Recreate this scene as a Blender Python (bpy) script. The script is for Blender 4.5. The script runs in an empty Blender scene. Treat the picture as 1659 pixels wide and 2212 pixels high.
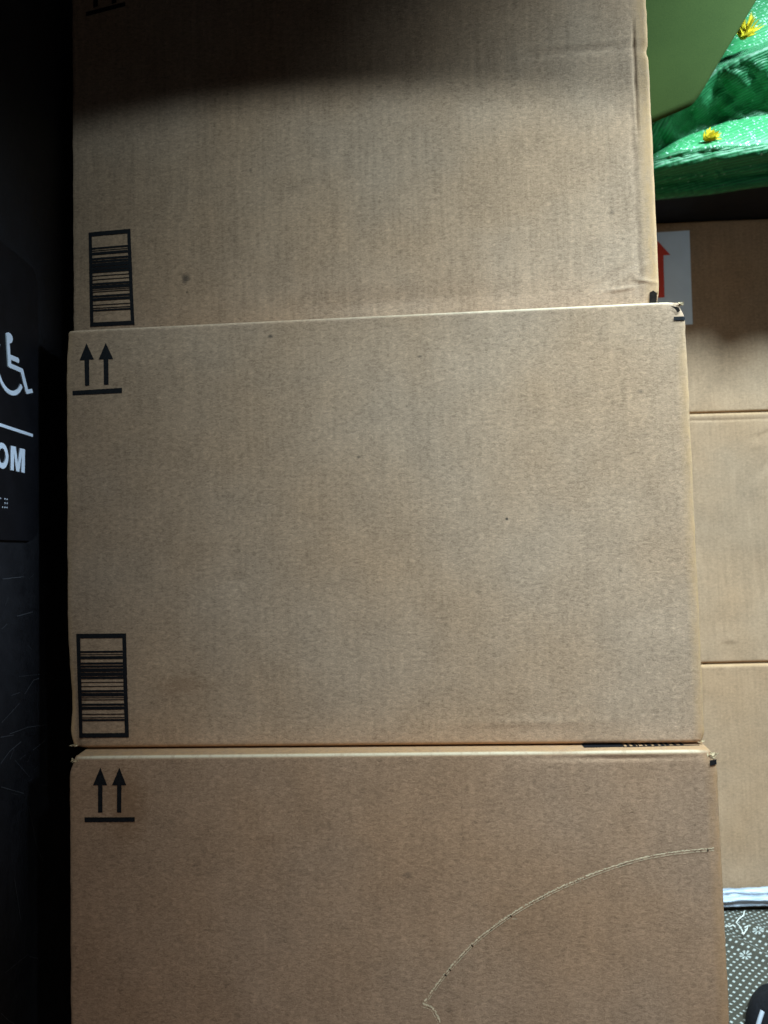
import bpy, bmesh, math, random
from mathutils import Vector, Matrix, noise
R = math.radians
S = bpy.context.scene
COL = S.collection

# ---------------------------------------------------------------- camera
FPX = 1640.0; CX, CY = 829.5, 1106.0          # photograph measured on a 1659 x 2212 grid
EYE = Vector((0, 0, 0.52))
PITCH, ROLL = R(3.0), R(1.5)
fwd = Vector((0, math.cos(PITCH), math.sin(PITCH)))
r0 = Vector((1, 0, 0)); u0 = Vector((0, -math.sin(PITCH), math.cos(PITCH)))
cr = math.cos(ROLL)*r0 - math.sin(ROLL)*u0
cu = math.sin(ROLL)*r0 + math.cos(ROLL)*u0
cam = bpy.data.cameras.new('camera'); camo = bpy.data.objects.new('camera', cam); COL.objects.link(camo)
M = Matrix((cr, cu, -fwd)).transposed().to_4x4(); M.translation = EYE
camo.matrix_world = M
cam.sensor_fit = 'VERTICAL'; cam.sensor_height = 36; cam.lens = FPX/2212*36
cam.clip_start = 0.02; cam.clip_end = 50
cam.dof.use_dof = True; cam.dof.focus_distance = 0.64; cam.dof.aperture_fstop = 7.5
S.camera = camo

# ---------------------------------------------------------------- world, lamps, exposure
W = bpy.data.worlds.new('World'); S.world = W; W.use_nodes = True
W.node_tree.nodes['Background'].inputs[0].default_value = (0.55, 0.7, 1.0, 1)
W.node_tree.nodes['Background'].inputs[1].default_value = 0.009
S.view_settings.view_transform = 'Standard'; S.view_settings.look = 'None'
S.view_settings.exposure = 0.0; S.view_settings.gamma = 1.0
S.view_settings.use_curve_mapping = False

def spot(name, loc, target, power, color, half, blend, size):
    l = bpy.data.lights.new(name, 'SPOT'); l.energy = power; l.color = color
    l.spot_size = 2*R(half); l.spot_blend = blend; l.shadow_soft_size = size
    o = bpy.data.objects.new(name, l); COL.objects.link(o)
    o.location = loc
    o.rotation_euler = (Vector(target)-Vector(loc)).to_track_quat('-Z', 'Y').to_euler()
    return o
COOL = (0.65, 0.88, 0.97)
# added unseen overhead spot; its cone edge stands in for the top carton's cast shadow
A = spot('shaped_spot', (-0.27, -0.95, 2.55), (-0.27, -0.95, 0), 515, COOL, 45.25, 0.012, 0.014)
A.data.use_nodes = True
_nt = A.data.node_tree; _em = _nt.nodes['Emission']
_g = _nt.nodes.new('ShaderNodeNewGeometry'); _sx = _nt.nodes.new('ShaderNodeSeparateXYZ'); _nt.links.new(_g.outputs['Incoming'], _sx.inputs[0])  # strength shaped by direction: dimmer to the left, at the edge and downward
_dv = _nt.nodes.new('ShaderNodeMath'); _dv.operation = 'DIVIDE'; _nt.links.new(_sx.outputs[0], _dv.inputs[0]); _nt.links.new(_sx.outputs[1], _dv.inputs[1])
_mr = _nt.nodes.new('ShaderNodeMapRange'); _mr.interpolation_type = 'SMOOTHSTEP'; _nt.links.new(_dv.outputs[0], _mr.inputs[0])
for _i, _v in ((1, -0.10), (2, 0.30), (3, 0.07), (4, 1.0)): _mr.inputs[_i].default_value = _v
_ab = _nt.nodes.new('ShaderNodeMath'); _ab.operation = 'ABSOLUTE'; _nt.links.new(_sx.outputs[2], _ab.inputs[0])
_m2 = _nt.nodes.new('ShaderNodeMapRange'); _nt.links.new(_ab.outputs[0], _m2.inputs[0])
for _i, _v in ((1, 0.70), (2, 0.80), (3, 0.42), (4, 1.0)): _m2.inputs[_i].default_value = _v
_m3 = _nt.nodes.new('ShaderNodeMapRange'); _nt.links.new(_ab.outputs[0], _m3.inputs[0])
for _i, _v in ((1, 0.76), (2, 0.835), (3, 1.0), (4, 0.38)): _m3.inputs[_i].default_value = _v
_m4 = _nt.nodes.new('ShaderNodeMath'); _m4.operation = 'MULTIPLY'; _nt.links.new(_m2.outputs[0], _m4.inputs[0]); _nt.links.new(_m3.outputs[0], _m4.inputs[1])
_mu = _nt.nodes.new('ShaderNodeMath'); _mu.operation = 'MULTIPLY'; _nt.links.new(_mr.outputs[0], _mu.inputs[0]); _nt.links.new(_m4.outputs[0], _mu.inputs[1])
_nt.links.new(_mu.outputs[0], _em.inputs['Strength'])
# second lamp high on the right
spot('right_lamp', (0.95, 0.10, 1.90), (0.56, 0.70, 0.96), 440, COOL, 20.5, 1.0, 0.14)
# added fill spot without a visible source, brightens the sign wall
spot('wall_fill', (1.0, 0.50, 1.15), (-0.29, 0.49, 0.56), 75, (0.6, 0.8, 1.0), 10, 1.0, 0.14)
# weak added fill that brightens the upper box of the far stack
spot('far_stack_fill', (0.75, -0.7, 0.80), (0.50, 0.98, 0.86), 9, (0.6, 0.85, 1.0), 9, 1.0, 0.1)
def area(name, loc, target, power, color, sx, sy):
    l = bpy.data.lights.new(name, 'AREA'); l.energy = power; l.color = color
    l.shape = 'RECTANGLE'; l.size = sx; l.size_y = sy
    o = bpy.data.objects.new(name, l); COL.objects.link(o); o.location = loc
    o.rotation_euler = (Vector(target)-Vector(loc)).to_track_quat('-Z', 'Y').to_euler()
    return o
area('front_fill', (0.3, -1.6, 0.9), (0.15, 0.65, 0.15), 0.35, (1.0, 0.90, 0.82), 0.5, 0.5)  # added warm fill from behind the camera
spot('low_fill', (0.5, -1.4, 0.45), (0.15, 0.65, 0.02), 24, (1.0, 0.82, 0.66), 21, 1.0, 0.25)  # added warm spot in place of bounce on the lower cartons

# ---------------------------------------------------------------- helpers
def ray(x, y): return cr*((x-CX)/FPX) - cu*((y-CY)/FPX) + fwd
def hit(x, y, p, n):
    d = ray(x, y); return EYE + d*((p-EYE).dot(n)/d.dot(n))
def at(x, y, Y): return hit(x, y, Vector((0, Y, 0)), Vector((0, 1, 0)))

def mesh(name, verts, faces, mat, parent=None, smooth=True):
    me = bpy.data.meshes.new(name); me.from_pydata([tuple(v) for v in verts], [], faces); me.update()
    if smooth: me.polygons.foreach_set('use_smooth', [True]*len(me.polygons))
    me.materials.append(mat)
    o = bpy.data.objects.new(name, me); COL.objects.link(o)
    if parent: o.parent = parent
    return o
def empty(name, loc, rz=0):
    o = bpy.data.objects.new(name, None); COL.objects.link(o); o.location = loc
    o.rotation_euler = (0, 0, rz); o.empty_display_size = 0.05; return o
def tag(o, label=None, cat=None, group=None, kind=None):
    for k, v in (('label', label), ('category', cat), ('group', group), ('kind', kind)):
        if v: o[k] = v
    return o
class MB:
    def __init__(s): s.v = []; s.f = []
    def add(s, vs, fs):
        b = len(s.v); s.v += [Vector(v) for v in vs]; s.f += [tuple(i+b for i in f) for f in fs]
    def box(s, a, b):
        (x0,y0,z0),(x1,y1,z1) = a, b
        s.add([(x0,y0,z0),(x1,y0,z0),(x1,y1,z0),(x0,y1,z0),(x0,y0,z1),(x1,y0,z1),(x1,y1,z1),(x0,y1,z1)],
              [(0,3,2,1),(4,5,6,7),(0,1,5,4),(1,2,6,5),(2,3,7,6),(3,0,4,7)])
    def build(s, name, mat, parent=None, smooth=False): return mesh(name, s.v, s.f, mat, parent, smooth)

# ---------------------------------------------------------------- materials
class NT:
    def __init__(s, name):
        s.m = bpy.data.materials.new(name); s.m.use_nodes = True
        s.t = s.m.node_tree; s.b = s.t.nodes['Principled BSDF']
    def n(s, typ, **kw):
        nd = s.t.nodes.new(typ)
        for k, v in kw.items(): setattr(nd, k, v)
        return nd
    def l(s, a, b): s.t.links.new(a, b)
    def setin(s, nd, i, v):
        if hasattr(v, 'is_output') or hasattr(v, 'links'): s.l(v, nd.inputs[i])
        else: nd.inputs[i].default_value = v
    def math(s, op, a, b=0.0, c=None, clamp=False):
        nd = s.n('ShaderNodeMath', operation=op, use_clamp=clamp); s.setin(nd, 0, a); s.setin(nd, 1, b)
        if c is not None: s.setin(nd, 2, c)
        return nd.outputs[0]
    def mix(s, f, a, b, mode='MIX'):
        nd = s.n('ShaderNodeMix', data_type='RGBA', blend_type=mode)
        s.setin(nd, 0, f)
        for i, c in ((6, a), (7, b)):
            if isinstance(c, tuple): nd.inputs[i].default_value = (*c, 1) if len(c) == 3 else c
            else: s.l(c, nd.inputs[i])
        return nd.outputs[2]
    def coord(s, scale=(1,1,1), loc=(0,0,0), which='Object'):
        tc = s.n('ShaderNodeTexCoord'); mp = s.n('ShaderNodeMapping'); s.l(tc.outputs[which], mp.inputs[0])
        mp.inputs['Scale'].default_value = scale; mp.inputs['Location'].default_value = loc
        return mp.outputs[0]
    def noise(s, vec, scale, detail=4, rough=0.55, dist=0.0):
        nd = s.n('ShaderNodeTexNoise'); s.l(vec, nd.inputs['Vector'])
        nd.inputs['Scale'].default_value = scale; nd.inputs['Detail'].default_value = detail
        nd.inputs['Roughness'].default_value = rough; nd.inputs['Distortion'].default_value = dist
        return nd.outputs['Fac']
    def ramp(s, f, a, b, c0=0.0, c1=1.0):
        nd = s.n('ShaderNodeMapRange', clamp=True); s.setin(nd, 0, f)
        nd.inputs[1].default_value = a; nd.inputs[2].default_value = b
        nd.inputs[3].default_value = c0; nd.inputs[4].default_value = c1
        return nd.outputs[0]
    def bump(s, h, strength, dist, prev=None):
        nd = s.n('ShaderNodeBump'); s.l(h, nd.inputs['Height'])
        nd.inputs['Strength'].default_value = strength; nd.inputs['Distance'].default_value = dist
        if prev is not None: s.l(prev, nd.inputs['Normal'])
        return nd.outputs[0]
    def attr(s, name):
        nd = s.n('ShaderNodeAttribute', attribute_name=name); return nd.outputs['Fac']

def simple(name, col, rough=0.7, var=0.0, scale=200, spec=0.3, bump=0.0):
    t = NT(name); v = t.coord()
    if var:
        f = t.noise(v, scale, 5)
        c = t.mix(t.ramp(f, 0.3, 0.7), tuple(x*(1-var) for x in col), tuple(min(1, x*(1+var)) for x in col))
        t.l(c, t.b.inputs['Base Color'])
        if bump: t.l(t.bump(f, 1.0, bump), t.b.inputs['Normal'])
    else: t.b.inputs['Base Color'].default_value = (*col, 1)
    t.b.inputs['Roughness'].default_value = rough
    t.b.inputs['Specular IOR Level'].default_value = spec
    return t.m

KRAFT = (0.405, 0.266, 0.176)
def kraft(name, seed, col=KRAFT, flute=0.5, spots=(), stains=(), fine=1.0):
    t = NT(name)
    off = (seed*3.7, seed*1.3, seed*2.1)
    v = t.coord(loc=off)
    # long paper fibres, mostly lying across
    fib = t.noise(t.coord((1, 1, 3.2), off), 620, 5, 0.75, 0.6)
    fib2 = t.noise(t.coord((1, 1, 2.0), off), 230, 4, 0.7, 0.8)
    mott = t.noise(v, 34, 5, 0.6)
    big = t.noise(v, 7, 3, 0.5)
    # washboard of the corrugation showing through, upright
    fl = t.noise(t.coord((1, 1, 0.035), off), 75, 3, 0.6)
    fl2 = t.noise(t.coord((1, 1, 0.06), off), 260, 2, 0.6)
    val = t.math('MULTIPLY', t.math('SUBTRACT', fib, 0.5), 1.15*fine)
    val = t.math('ADD', val, t.math('MULTIPLY', t.math('SUBTRACT', fib2, 0.5), 1.5*fine))
    val = t.math('ADD', val, t.math('MULTIPLY', t.math('SUBTRACT', mott, 0.5), 0.42))
    val = t.math('ADD', val, t.math('MULTIPLY', t.math('SUBTRACT', fl, 0.5), 0.28*flute))
    val = t.math('ADD', val, t.math('MULTIPLY', t.math('SUBTRACT', fl2, 0.5), 0.7*flute))
    val = t.math('ADD', val, 1.0)
    hair = t.ramp(t.noise(t.coord((1, 1, 4.5), (seed, 0, seed*2)), 480, 3, 0.6, 2.2), 0.60, 0.68)
    val = t.math('ADD', val, t.math('MULTIPLY', hair, 0.16*fine))
    # hue drift between greyish and reddish kraft
    hue = t.mix(t.ramp(big, 0.35, 0.65), (col[0]*1.0, col[1]*1.02, col[2]*1.06), (col[0]*1.0, col[1]*0.95, col[2]*0.90))
    cc = t.n('ShaderNodeCombineColor'); [t.l(val, cc.inputs[i]) for i in range(3)]
    c = t.mix(1.0, hue, cc.outputs[0], 'MULTIPLY')
    # worn fold edges: paler, yellower torn fibre
    wn = t.noise(t.coord((1, 1, 0.35), off), 160, 5, 0.75)
    w = t.math('MULTIPLY', t.attr('wear'), t.ramp(wn, 0.36, 0.58, 0.35, 1.0))
    c = t.mix(w, c, (col[0]*1.32, col[1]*1.20, col[2]*0.92))
    edge_glint = t.math('MULTIPLY', t.attr('pale'), t.ramp(wn, 0.30, 0.50, 0.45, 1.0))  # highlight on the top front fold, painted into the colour
    c = t.mix(edge_glint, c, (0.70, 0.56, 0.40))
    # dark scuff specks
    vo = t.n('ShaderNodeTexVoronoi'); t.l(v, vo.inputs['Vector']); vo.inputs['Scale'].default_value = 26
    sp = t.ramp(vo.outputs['Distance'], 0.018, 0.035, 0.75, 0)
    rnd = t.n('ShaderNodeSeparateColor'); t.l(vo.outputs['Color'], rnd.inputs[0])
    sp = t.math('MULTIPLY', sp, t.ramp(rnd.outputs[0], 0.90, 0.94))
    c = t.mix(sp, c, (0.06, 0.045, 0.035))
    oc = t.n('ShaderNodeTexCoord').outputs['Object']
    for (u, z, ru, rz, k, colr) in spots:
        mp = t.n('ShaderNodeMapping'); t.l(oc, mp.inputs[0])
        mp.inputs['Location'].default_value = (-u/ru, 0, -z/rz); mp.inputs['Scale'].default_value = (1/ru, 0, 1/rz)
        ln = t.n('ShaderNodeVectorMath', operation='LENGTH'); t.l(mp.outputs[0], ln.inputs[0])
        d = t.math('ADD', ln.outputs['Value'], t.math('MULTIPLY', t.math('SUBTRACT', fib2, 0.5), 1.2))
        c = t.mix(t.ramp(d, 0.35, 1.1, k, 0.0), c, colr)
    t.l(c, t.b.inputs['Base Color'])
    t.b.inputs['Roughness'].default_value = 0.82; t.b.inputs['Specular IOR Level'].default_value = 0.22
    b = t.bump(fib, 0.55, 0.0007)
    b = t.bump(fib2, 0.3, 0.0005, b)
    b = t.bump(fl, 0.30*flute, 0.0012, b)
    b = t.bump(mott, 0.25, 0.0015, b)
    t.l(b, t.b.inputs['Normal'])
    return t.m

INK = NT('printed_ink')
_v = INK.coord(); _f = INK.noise(_v, 900, 4, 0.7)
INK.l(INK.mix(INK.ramp(_f, 0.35, 0.75), (0.006, 0.006, 0.008), (0.022, 0.021, 0.023)), INK.b.inputs['Base Color'])
INK.b.inputs['Roughness'].default_value = 0.55; INK.b.inputs['Specular IOR Level'].default_value = 0.12
INK = INK.m
FIBRE = simple('torn_fibre', (0.60, 0.45, 0.28), 0.9, 0.35, 500, 0.1, 0.0008)
GAP_SHADE = simple('gap_shade', (0.014, 0.010, 0.008), 0.95, 0.4, 400, 0.1)  # near-black that paints the shade inside splits and tear grooves

# ---------------------------------------------------------------- cartons
def ramp_samples(half, r, step):
    s = [half - r*k for k in (0, .18, .38, .62, .9, 1.25, 1.8)]
    a = half - r*1.8; band = 0.022 if half > 0.05 and step < 0.02 else 0
    if band:
        m_ = int(band/min(step, 0.0011)); s = s + [a-band*k/m_ for k in range(1, m_+1)]; a -= band
    n = max(2, int(2*a/step))
    mid = [-a + 2*a*i/n for i in range(1, n)]
    return [-x for x in s] + mid + s[::-1]

class Carton:
    """upright carton: local x along the front, local y into depth (front at 0), local z up from the base"""
    def __init__(s, name, pref, depth, yaw, xl, xr, ybot=None, ytop=None, ztop=None, zbot=None, ref=(830, 1150), D=0.33, r=0.0032):
        p = at(ref[0], ref[1], depth)
        s.dir = Vector((math.cos(yaw), math.sin(yaw), 0)); s.n = Vector((-math.sin(yaw), math.cos(yaw), 0))
        s.p = p
        L = hit(*xl, p, s.n); Rr = hit(*xr, p, s.n)
        s.zt = ztop if ztop is not None else hit(*ytop, p, s.n).z
        s.zb = zbot if zbot is not None else hit(*ybot, p, s.n).z
        ul = (L-p).dot(s.dir); ur = (Rr-p).dot(s.dir)
        s.w = ur-ul; s.h = s.zt-s.zb; s.D = D; s.r = r
        c = p + s.dir*((ul+ur)/2); s.o = Vector((c.x, c.y, s.zb))
        s.root = empty(name, s.o, yaw)
        s.dents = []; s.seed = pref; s.edge_dents = []
        s.wav = 0.0007; s.pale = None
    def uv(s, x, y):
        q = hit(x, y, s.p, s.n) - s.o
        return q.dot(s.dir), q.z
    def surf(s, u, z):
        e = min(1, max(0, (s.w/2-abs(u))/0.03))*min(1, max(0, min(z, s.h-z)/0.03))
        d = noise.noise(Vector((u*7, z*7, s.seed*5.1)))*s.wav*1.6*e
        d += noise.noise(Vector((u*30, z*22, s.seed*9.1)))*s.wav*0.22*e
        for (du, dz, ru, rz, dep, ang) in s.dents:
            a, b = u-du, z-dz
            ca, sa = math.cos(ang), math.sin(ang)
            q = ((a*ca+b*sa)/ru)**2 + ((-a*sa+b*ca)/rz)**2
            if q < 9: d += dep*math.exp(-q)
        return d
    def body(s, mat, step=0.0035, wear=None):
        w2, h2, D2 = s.w/2, s.h/2, s.D/2
        xs = ramp_samples(w2, s.r, step); zs = ramp_samples(h2, s.r, step)
        ys = ramp_samples(D2, s.r, 0.03)
        bm = bmesh.new()
        def grid(f, A, B, flip):
            g = [[bm.verts.new(f(a, b)) for b in B] for a in A]
            for i in range(len(A)-1):
                for j in range(len(B)-1):
                    q = (g[i][j], g[i+1][j], g[i+1][j+1], g[i][j+1])
                    bm.faces.new(q[::-1] if flip else q)
        grid(lambda a, b: (a, -D2, b), xs, zs, False); grid(lambda a, b: (a, D2, b), xs, zs, True)
        grid(lambda a, b: (-w2, a, b), ys, zs, True); grid(lambda a, b: (w2, a, b), ys, zs, False)
        grid(lambda a, b: (a, b, h2), xs, ys, False); grid(lambda a, b: (a, b, -h2), xs, ys, True)
        bmesh.ops.remove_doubles(bm, verts=bm.verts, dist=1e-6)
        half = Vector((w2, D2, h2)); r = s.r
        wr = []; pl = []
        for v in bm.verts:
            q = v.co
            inn = Vector([max(-half[i]+r, min(half[i]-r, q[i])) for i in range(3)])
            d = q-inn; n = d.normalized() if d.length > 1e-9 else Vector((0, -1, 0))
            p = inn + n*r
            z = p.z + h2; u = p.x
            # wobble of the folded edges
            nearv = max(0, 1-(w2-abs(u))/0.012); nearh = max(0, 1-min(z, s.h-z)/0.012)
            sg = 1 if u > 0 else -1
            k = noise.noise(Vector((z*38, sg*3+s.seed, 1.2)))*0.0005 + noise.noise(Vector((z*140, sg*5+s.seed, 4.2)))*0.00035
            p.x += sg*k*nearv
            k = noise.noise(Vector((u*20, sg*3+s.seed, 7.2)))*0.0008 + noise.noise(Vector((u*120, s.seed, 2.2)))*0.00022
            p.z += k*nearh*(1 if z > h2 else -1)
            front = max(0, min(1, (-p.y - D2*0.2)/(D2*0.8)))
            if p.y < -D2+0.02: p.y += s.surf(u, z)
            for (eu, ez, ru, rz, vx, vy, vz) in s.edge_dents:
                q2 = ((u-eu)/ru)**2 + ((z-ez)/rz)**2 + ((p.y+D2)/0.03)**2
                if q2 < 8:
                    g = math.exp(-q2)*(1.0+0.35*noise.noise(Vector((u*60, z*60, s.seed))))
                    p.x += vx*g; p.y += vy*g; p.z += vz*g
            v.co = Vector((p.x, p.y + D2, z))
            wv = 0.0
            if wear: wv = wear(u, z, p.y+D2, s)
            wr.append(wv)
            yy = p.y + D2
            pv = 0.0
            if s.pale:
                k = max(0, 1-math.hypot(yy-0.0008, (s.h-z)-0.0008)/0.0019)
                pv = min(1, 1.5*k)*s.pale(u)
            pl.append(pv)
        me = bpy.data.meshes.new('box_body'); bm.to_mesh(me); bm.free()
        at_ = me.attributes.new('wear', 'FLOAT', 'POINT'); at_.data.foreach_set('value', wr)
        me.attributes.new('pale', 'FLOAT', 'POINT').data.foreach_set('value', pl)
        me.polygons.foreach_set('use_smooth', [True]*len(me.polygons)); me.materials.append(mat)
        o = bpy.data.objects.new('box_body', me); COL.objects.link(o); o.parent = s.root
        return o
    # printed / raised strips that follow the front face
    def patch(s, mb, P, n, m, lift=0.00035, rough=0.0, wrap=False):
        a, b, c, d = [Vector((*q, 0)) for q in P]
        vs = []
        for j in range(m+1):
            for i in range(n+1):
                f, g = i/n, j/m
                q = a.lerp(b, f).lerp(d.lerp(c, f), g)
                u, z = q.x, q.y
                if rough and (i in (0, n) or j in (0, m)):
                    z += rough*noise.noise(Vector((u*900, z*900, 3)))
                    u += rough*noise.noise(Vector((u*900, z*900, 9)))
                y = s.surf(u, z)-lift
                e = s.w/2 - abs(u)
                if wrap and e < s.r:                       # follow the rounded fold
                    k = min(1, (s.r-e)/s.r); y += s.r*(1-math.sqrt(max(0, 1-k*k)))
                vs.append((u, y, z))
        fs = [(j*(n+1)+i, j*(n+1)+i+1, (j+1)*(n+1)+i+1, (j+1)*(n+1)+i) for j in range(m) for i in range(n)]
        mb.add(vs, fs)
    def px(s, *pts): return [s.uv(*p) for p in pts]

def quad_lerp(Q, f0, f1, g0, g1):
    """sub-rectangle of quad Q = tl, tr, br, bl (uv) ; f across, g down"""
    tl, tr, br, bl = [Vector(q) for q in Q]
    def P(f, g): return tuple(tl.lerp(tr, f).lerp(bl.lerp(br, f), g))
    return [P(f0, g1), P(f1, g1), P(f1, g0), P(f0, g0)]

BARS = [(432,462),(487,497),(520,568),(624,657),(674,708),(724,782),(795,850),(862,900),(950,962),(1018,1030),
        (1087,1120),(1135,1190),(1208,1218),(1242,1254),(1312,1345),(1362,1412),(1482,1495),(1540,1552),(1572,1602)]
BARS = [((a-150)/1740, (b-150)/1740) for a, b in BARS]
def barcode(c, quad_px, name='barcode_print'):
    Q = c.px(*quad_px); mb = MB()
    fx = 0.078; fy = 0.045
    def R_(f0, f1, g0, g1, n, m): c.patch(mb, quad_lerp(Q, f0, f1, g0, g1), n, m, rough=0.00022)
    R_(0, 1, 0, fy, 30, 3); R_(0, 1, 1-fy, 1, 30, 3); R_(0, fx, fy, 1-fy, 3, 60); R_(1-fx, 1, fy, 1-fy, 3, 60)
    for a, b in BARS: R_(fx, 1-fx, a+0.004, b+0.006, 24, 2)
    return mb.build(name, INK, c.root)
def arrows(c, a1, a2, base):
    """a = (tip, left, right, shaft top left/right y, shaft bottom y ...) in photo grid"""
    mb = MB()
    for (tip, le, ri, s0, s1, s2, s3) in (a1, a2):
        T, Lf, Rt = c.px(tip, le, ri)
        c.patch(mb, [Lf, Rt, T, T], 14, 14, rough=0.0002)
        c.patch(mb, c.px(s3, s2, s1, s0), 5, 24, rough=0.0002)
    o = mb.build('up_arrows_print', INK, c.root)
    mb = MB(); c.patch(mb, c.px(base[3], base[2], base[1], base[0]), 40, 4, rough=0.00025)
    mb.build('base_line_print', INK, c.root)
    return o

def torn(c, u, z, size, seed, n=16, hole=None):
    """crumpled pale fibres standing out at a burst corner"""
    rnd = random.Random(seed); mb = MB()
    for i in range(n):
        a = rnd.uniform(0, 6.28); rr = rnd.uniform(0, size*0.75)
        px, pz = u+math.cos(a)*rr*0.7, z+math.sin(a)*rr*0.35; py = rnd.uniform(0.0002, 0.003)
        L = rnd.uniform(0.2, 0.6)*size; wd = L*rnd.uniform(0.2, 0.6); b = rnd.uniform(-0.7, 0.7)+(0 if rnd.random() < .7 else 1.4)
        d = Vector((math.cos(b), rnd.uniform(-.4, .4), math.sin(b))); sd = Vector((-math.sin(b), rnd.uniform(-.6, .6), math.cos(b)))
        o = Vector((px, py, pz))
        P = [o-d*L/2, o-sd*wd/2+d*L*0.1, o+d*L/2+Vector((0, rnd.uniform(-.2,.2)*L, 0)), o+sd*wd/2]
        th = Vector((0, 0.0004, 0))
        mb.add([*P, *[q+th for q in P]], [(0,1,2,3),(7,6,5,4),(0,4,5,1),(1,5,6,2),(2,6,7,3),(3,7,4,0)])
    mb.build('torn_corner', FIBRE, c.root)
    if hole:
        mb = MB(); Q = hole
        cx = sum(q[0] for q in Q)/len(Q); cz = sum(q[1] for q in Q)/len(Q)
        vs = [(q[0], c.surf(q[0], q[1])-0.0004, q[1]) for q in Q]
        mb.add(vs, [tuple(range(len(Q)))])
        mb.build('split_hole', GAP_SHADE, c.root)  # flat patch, the split's inner shade painted dark

# ---- middle carton
mid = Carton('cardboard_box', 1.0, 0.620, R(-4.0), (143, 1160), (1503, 1130), ytop=(830, 680), ybot=(830, 1611), ref=(830, 1150))
# ---- bottom carton stands a little forward of it
bot = Carton('cardboard_box', 2.0, 0.603, R(-3.4), (149, 1900), (1563, 1900), ztop=mid.zb-0.0014, zbot=mid.zb-0.0014-mid.h, ref=(830, 1636))
# ---- top carton set back on it
top = Carton('cardboard_box', 3.0, 0.655, R(-6.5), (155, 350), (1413, 350), zbot=mid.zt+0.0006, ztop=mid.zt+mid.h, ref=(830, 400))
ROOTZ = bot.zb
print('SIZES', mid.w, mid.h, bot.w, bot.h, top.w, top.h, 'floor', bot.zb)

def S2(c, x, y, rx, ry, k, col=(0.07, 0.05, 0.04)):
    u, z = c.uv(x, y); return (u, z, rx*0.00038, ry*0.00038, k, col)

def wear_mid(u, z, y, c):
    e = c.w/2-u; el = c.w/2+u
    w = max(0, 1-e/0.010)*0.95*min(1, (c.h-z)/0.05)
    w = max(w, max(0, 1-z/0.004)*0.5)
    w = max(w, max(0, 1-el/0.006)*(0.5 if z > 0.07 else 1.3))
    return min(1, w)*(1 if y < 0.02 else 0)
def wear_bot(u, z, y, c):
    e = c.w/2-u
    w = max(0, min(1, 1.3-e/0.0085))*0.62
    w = max(w, max(0, 1-(c.h-z)/0.004)*0.8)
    return min(1, w)
def wear_top(u, z, y, c):
    e = c.w/2-u
    return min(1, max(0, min(1, 1.6-e/0.009))*0.9)

# dents, creases and scuffs seen in the photo
mid.dents += [(*mid.uv(505, 1255), 0.010, 0.006, 0.0009, 0.2), (*mid.uv(160, 1560), 0.004, 0.03, 0.0022, 0),
              (*mid.uv(1150, 1560), 0.05, 0.004, -0.0005, 0), (*mid.uv(912, 900), .002, .001, .0005, 0),
              (*mid.uv(1018, 1450), .002, .001, .0005, 0)]
mid.edge_dents += [(-mid.w/2, 0.04, 0.008, 0.035, 0.0018, 0.003, 0), (-mid.w/2, 0.001, 0.012, 0.008, 0.003, 0.001, 0.002),
                   (mid.w/2, mid.h, 0.010, 0.009, -0.0028, 0.003, -0.0022), (mid.w/2, 0, 0.008, 0.006, -0.0015, 0.001, 0.001),
                   (-mid.w/2, mid.h, 0.008, 0.02, 0.0012, 0.001, -0.001)]
m_mid = kraft('kraft_board_middle', 1, spots=[S2(mid, 584, 727, 7, 5, .8), S2(mid, 1383, 846, 8, 6, .5), S2(mid, 1095, 1121, 4, 4, 1),
        S2(mid, 775, 987, 5, 4, .7), S2(mid, 907, 770, 6, 3, .6), S2(mid, 395, 1480, 60, 25, .35, (.25,.13,.07)), S2(mid, 700, 640, 4, 4, .0)], flute=0.45)
mid.pale = lambda u: 0.15+0.75*max(0, min(1, (u+0.05)/0.25))  # painted fold highlight grows toward the right
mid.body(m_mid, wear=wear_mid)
bot.dents += [(*bot.uv(583, 1800), 0.007, 0.004, -0.0009, 0.3), (*bot.uv(900, 2010), 0.05, 0.03, 0.0012, 0),
              (*bot.uv(1340, 1638), 0.05, 0.0015, 0.0012, 0)]
bot.edge_dents += [(-bot.w/2, bot.h, 0.014, 0.009, 0.0035, 0.0015, -0.002), (bot.w/2, bot.h, 0.012, 0.008, -0.004, 0.002, -0.0035),
                   (bot.uv(1210, 1630)[0], bot.h, 0.028, 0.006, 0, 0.001, -0.0016)]
m_bot = kraft('kraft_board_bottom', 2, col=(0.380, 0.232, 0.148), spots=[S2(bot, 275, 1740, 50, 90, .45, (.24,.115,.05)), S2(bot, 880, 1890, 12, 6, .4),
        S2(bot, 1110, 1985, 8, 2, .5, (.6,.45,.3))], flute=0.35)
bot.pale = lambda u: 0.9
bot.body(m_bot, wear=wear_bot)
gx = top.w/2-0.0125
for k in range(14):
    top.dents.append((gx+0.0005*math.sin(k*1.7), top.uv(1380, 60+k*17)[1], 0.0010, 0.009, 0.0004+0.0004*((k*7) % 5)/4, 0))
for k in range(30):
    top.dents.append((gx-0.004+0.0010*math.sin(k*1.1), top.uv(1380, 240+k*14)[1], 0.0022, 0.008, 0.00035, 0))
top.dents += [(*top.uv(400, 603), 0.003, 0.0035, 0.0010, 0), (*top.uv(1370, 585), 0.016, 0.0015, -0.0009, 0.35), (*top.uv(1385, 605), 0.012, 0.0013, -0.0009, -0.25),
              (*top.uv(1330, 595), 0.02, 0.003, 0.0008, 0.5), (*top.uv(1340, 625), 0.012, 0.0016, -0.0008, 0.1), (*top.uv(850, 650), 0.09, 0.010, 0.0012, 0)]
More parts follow.
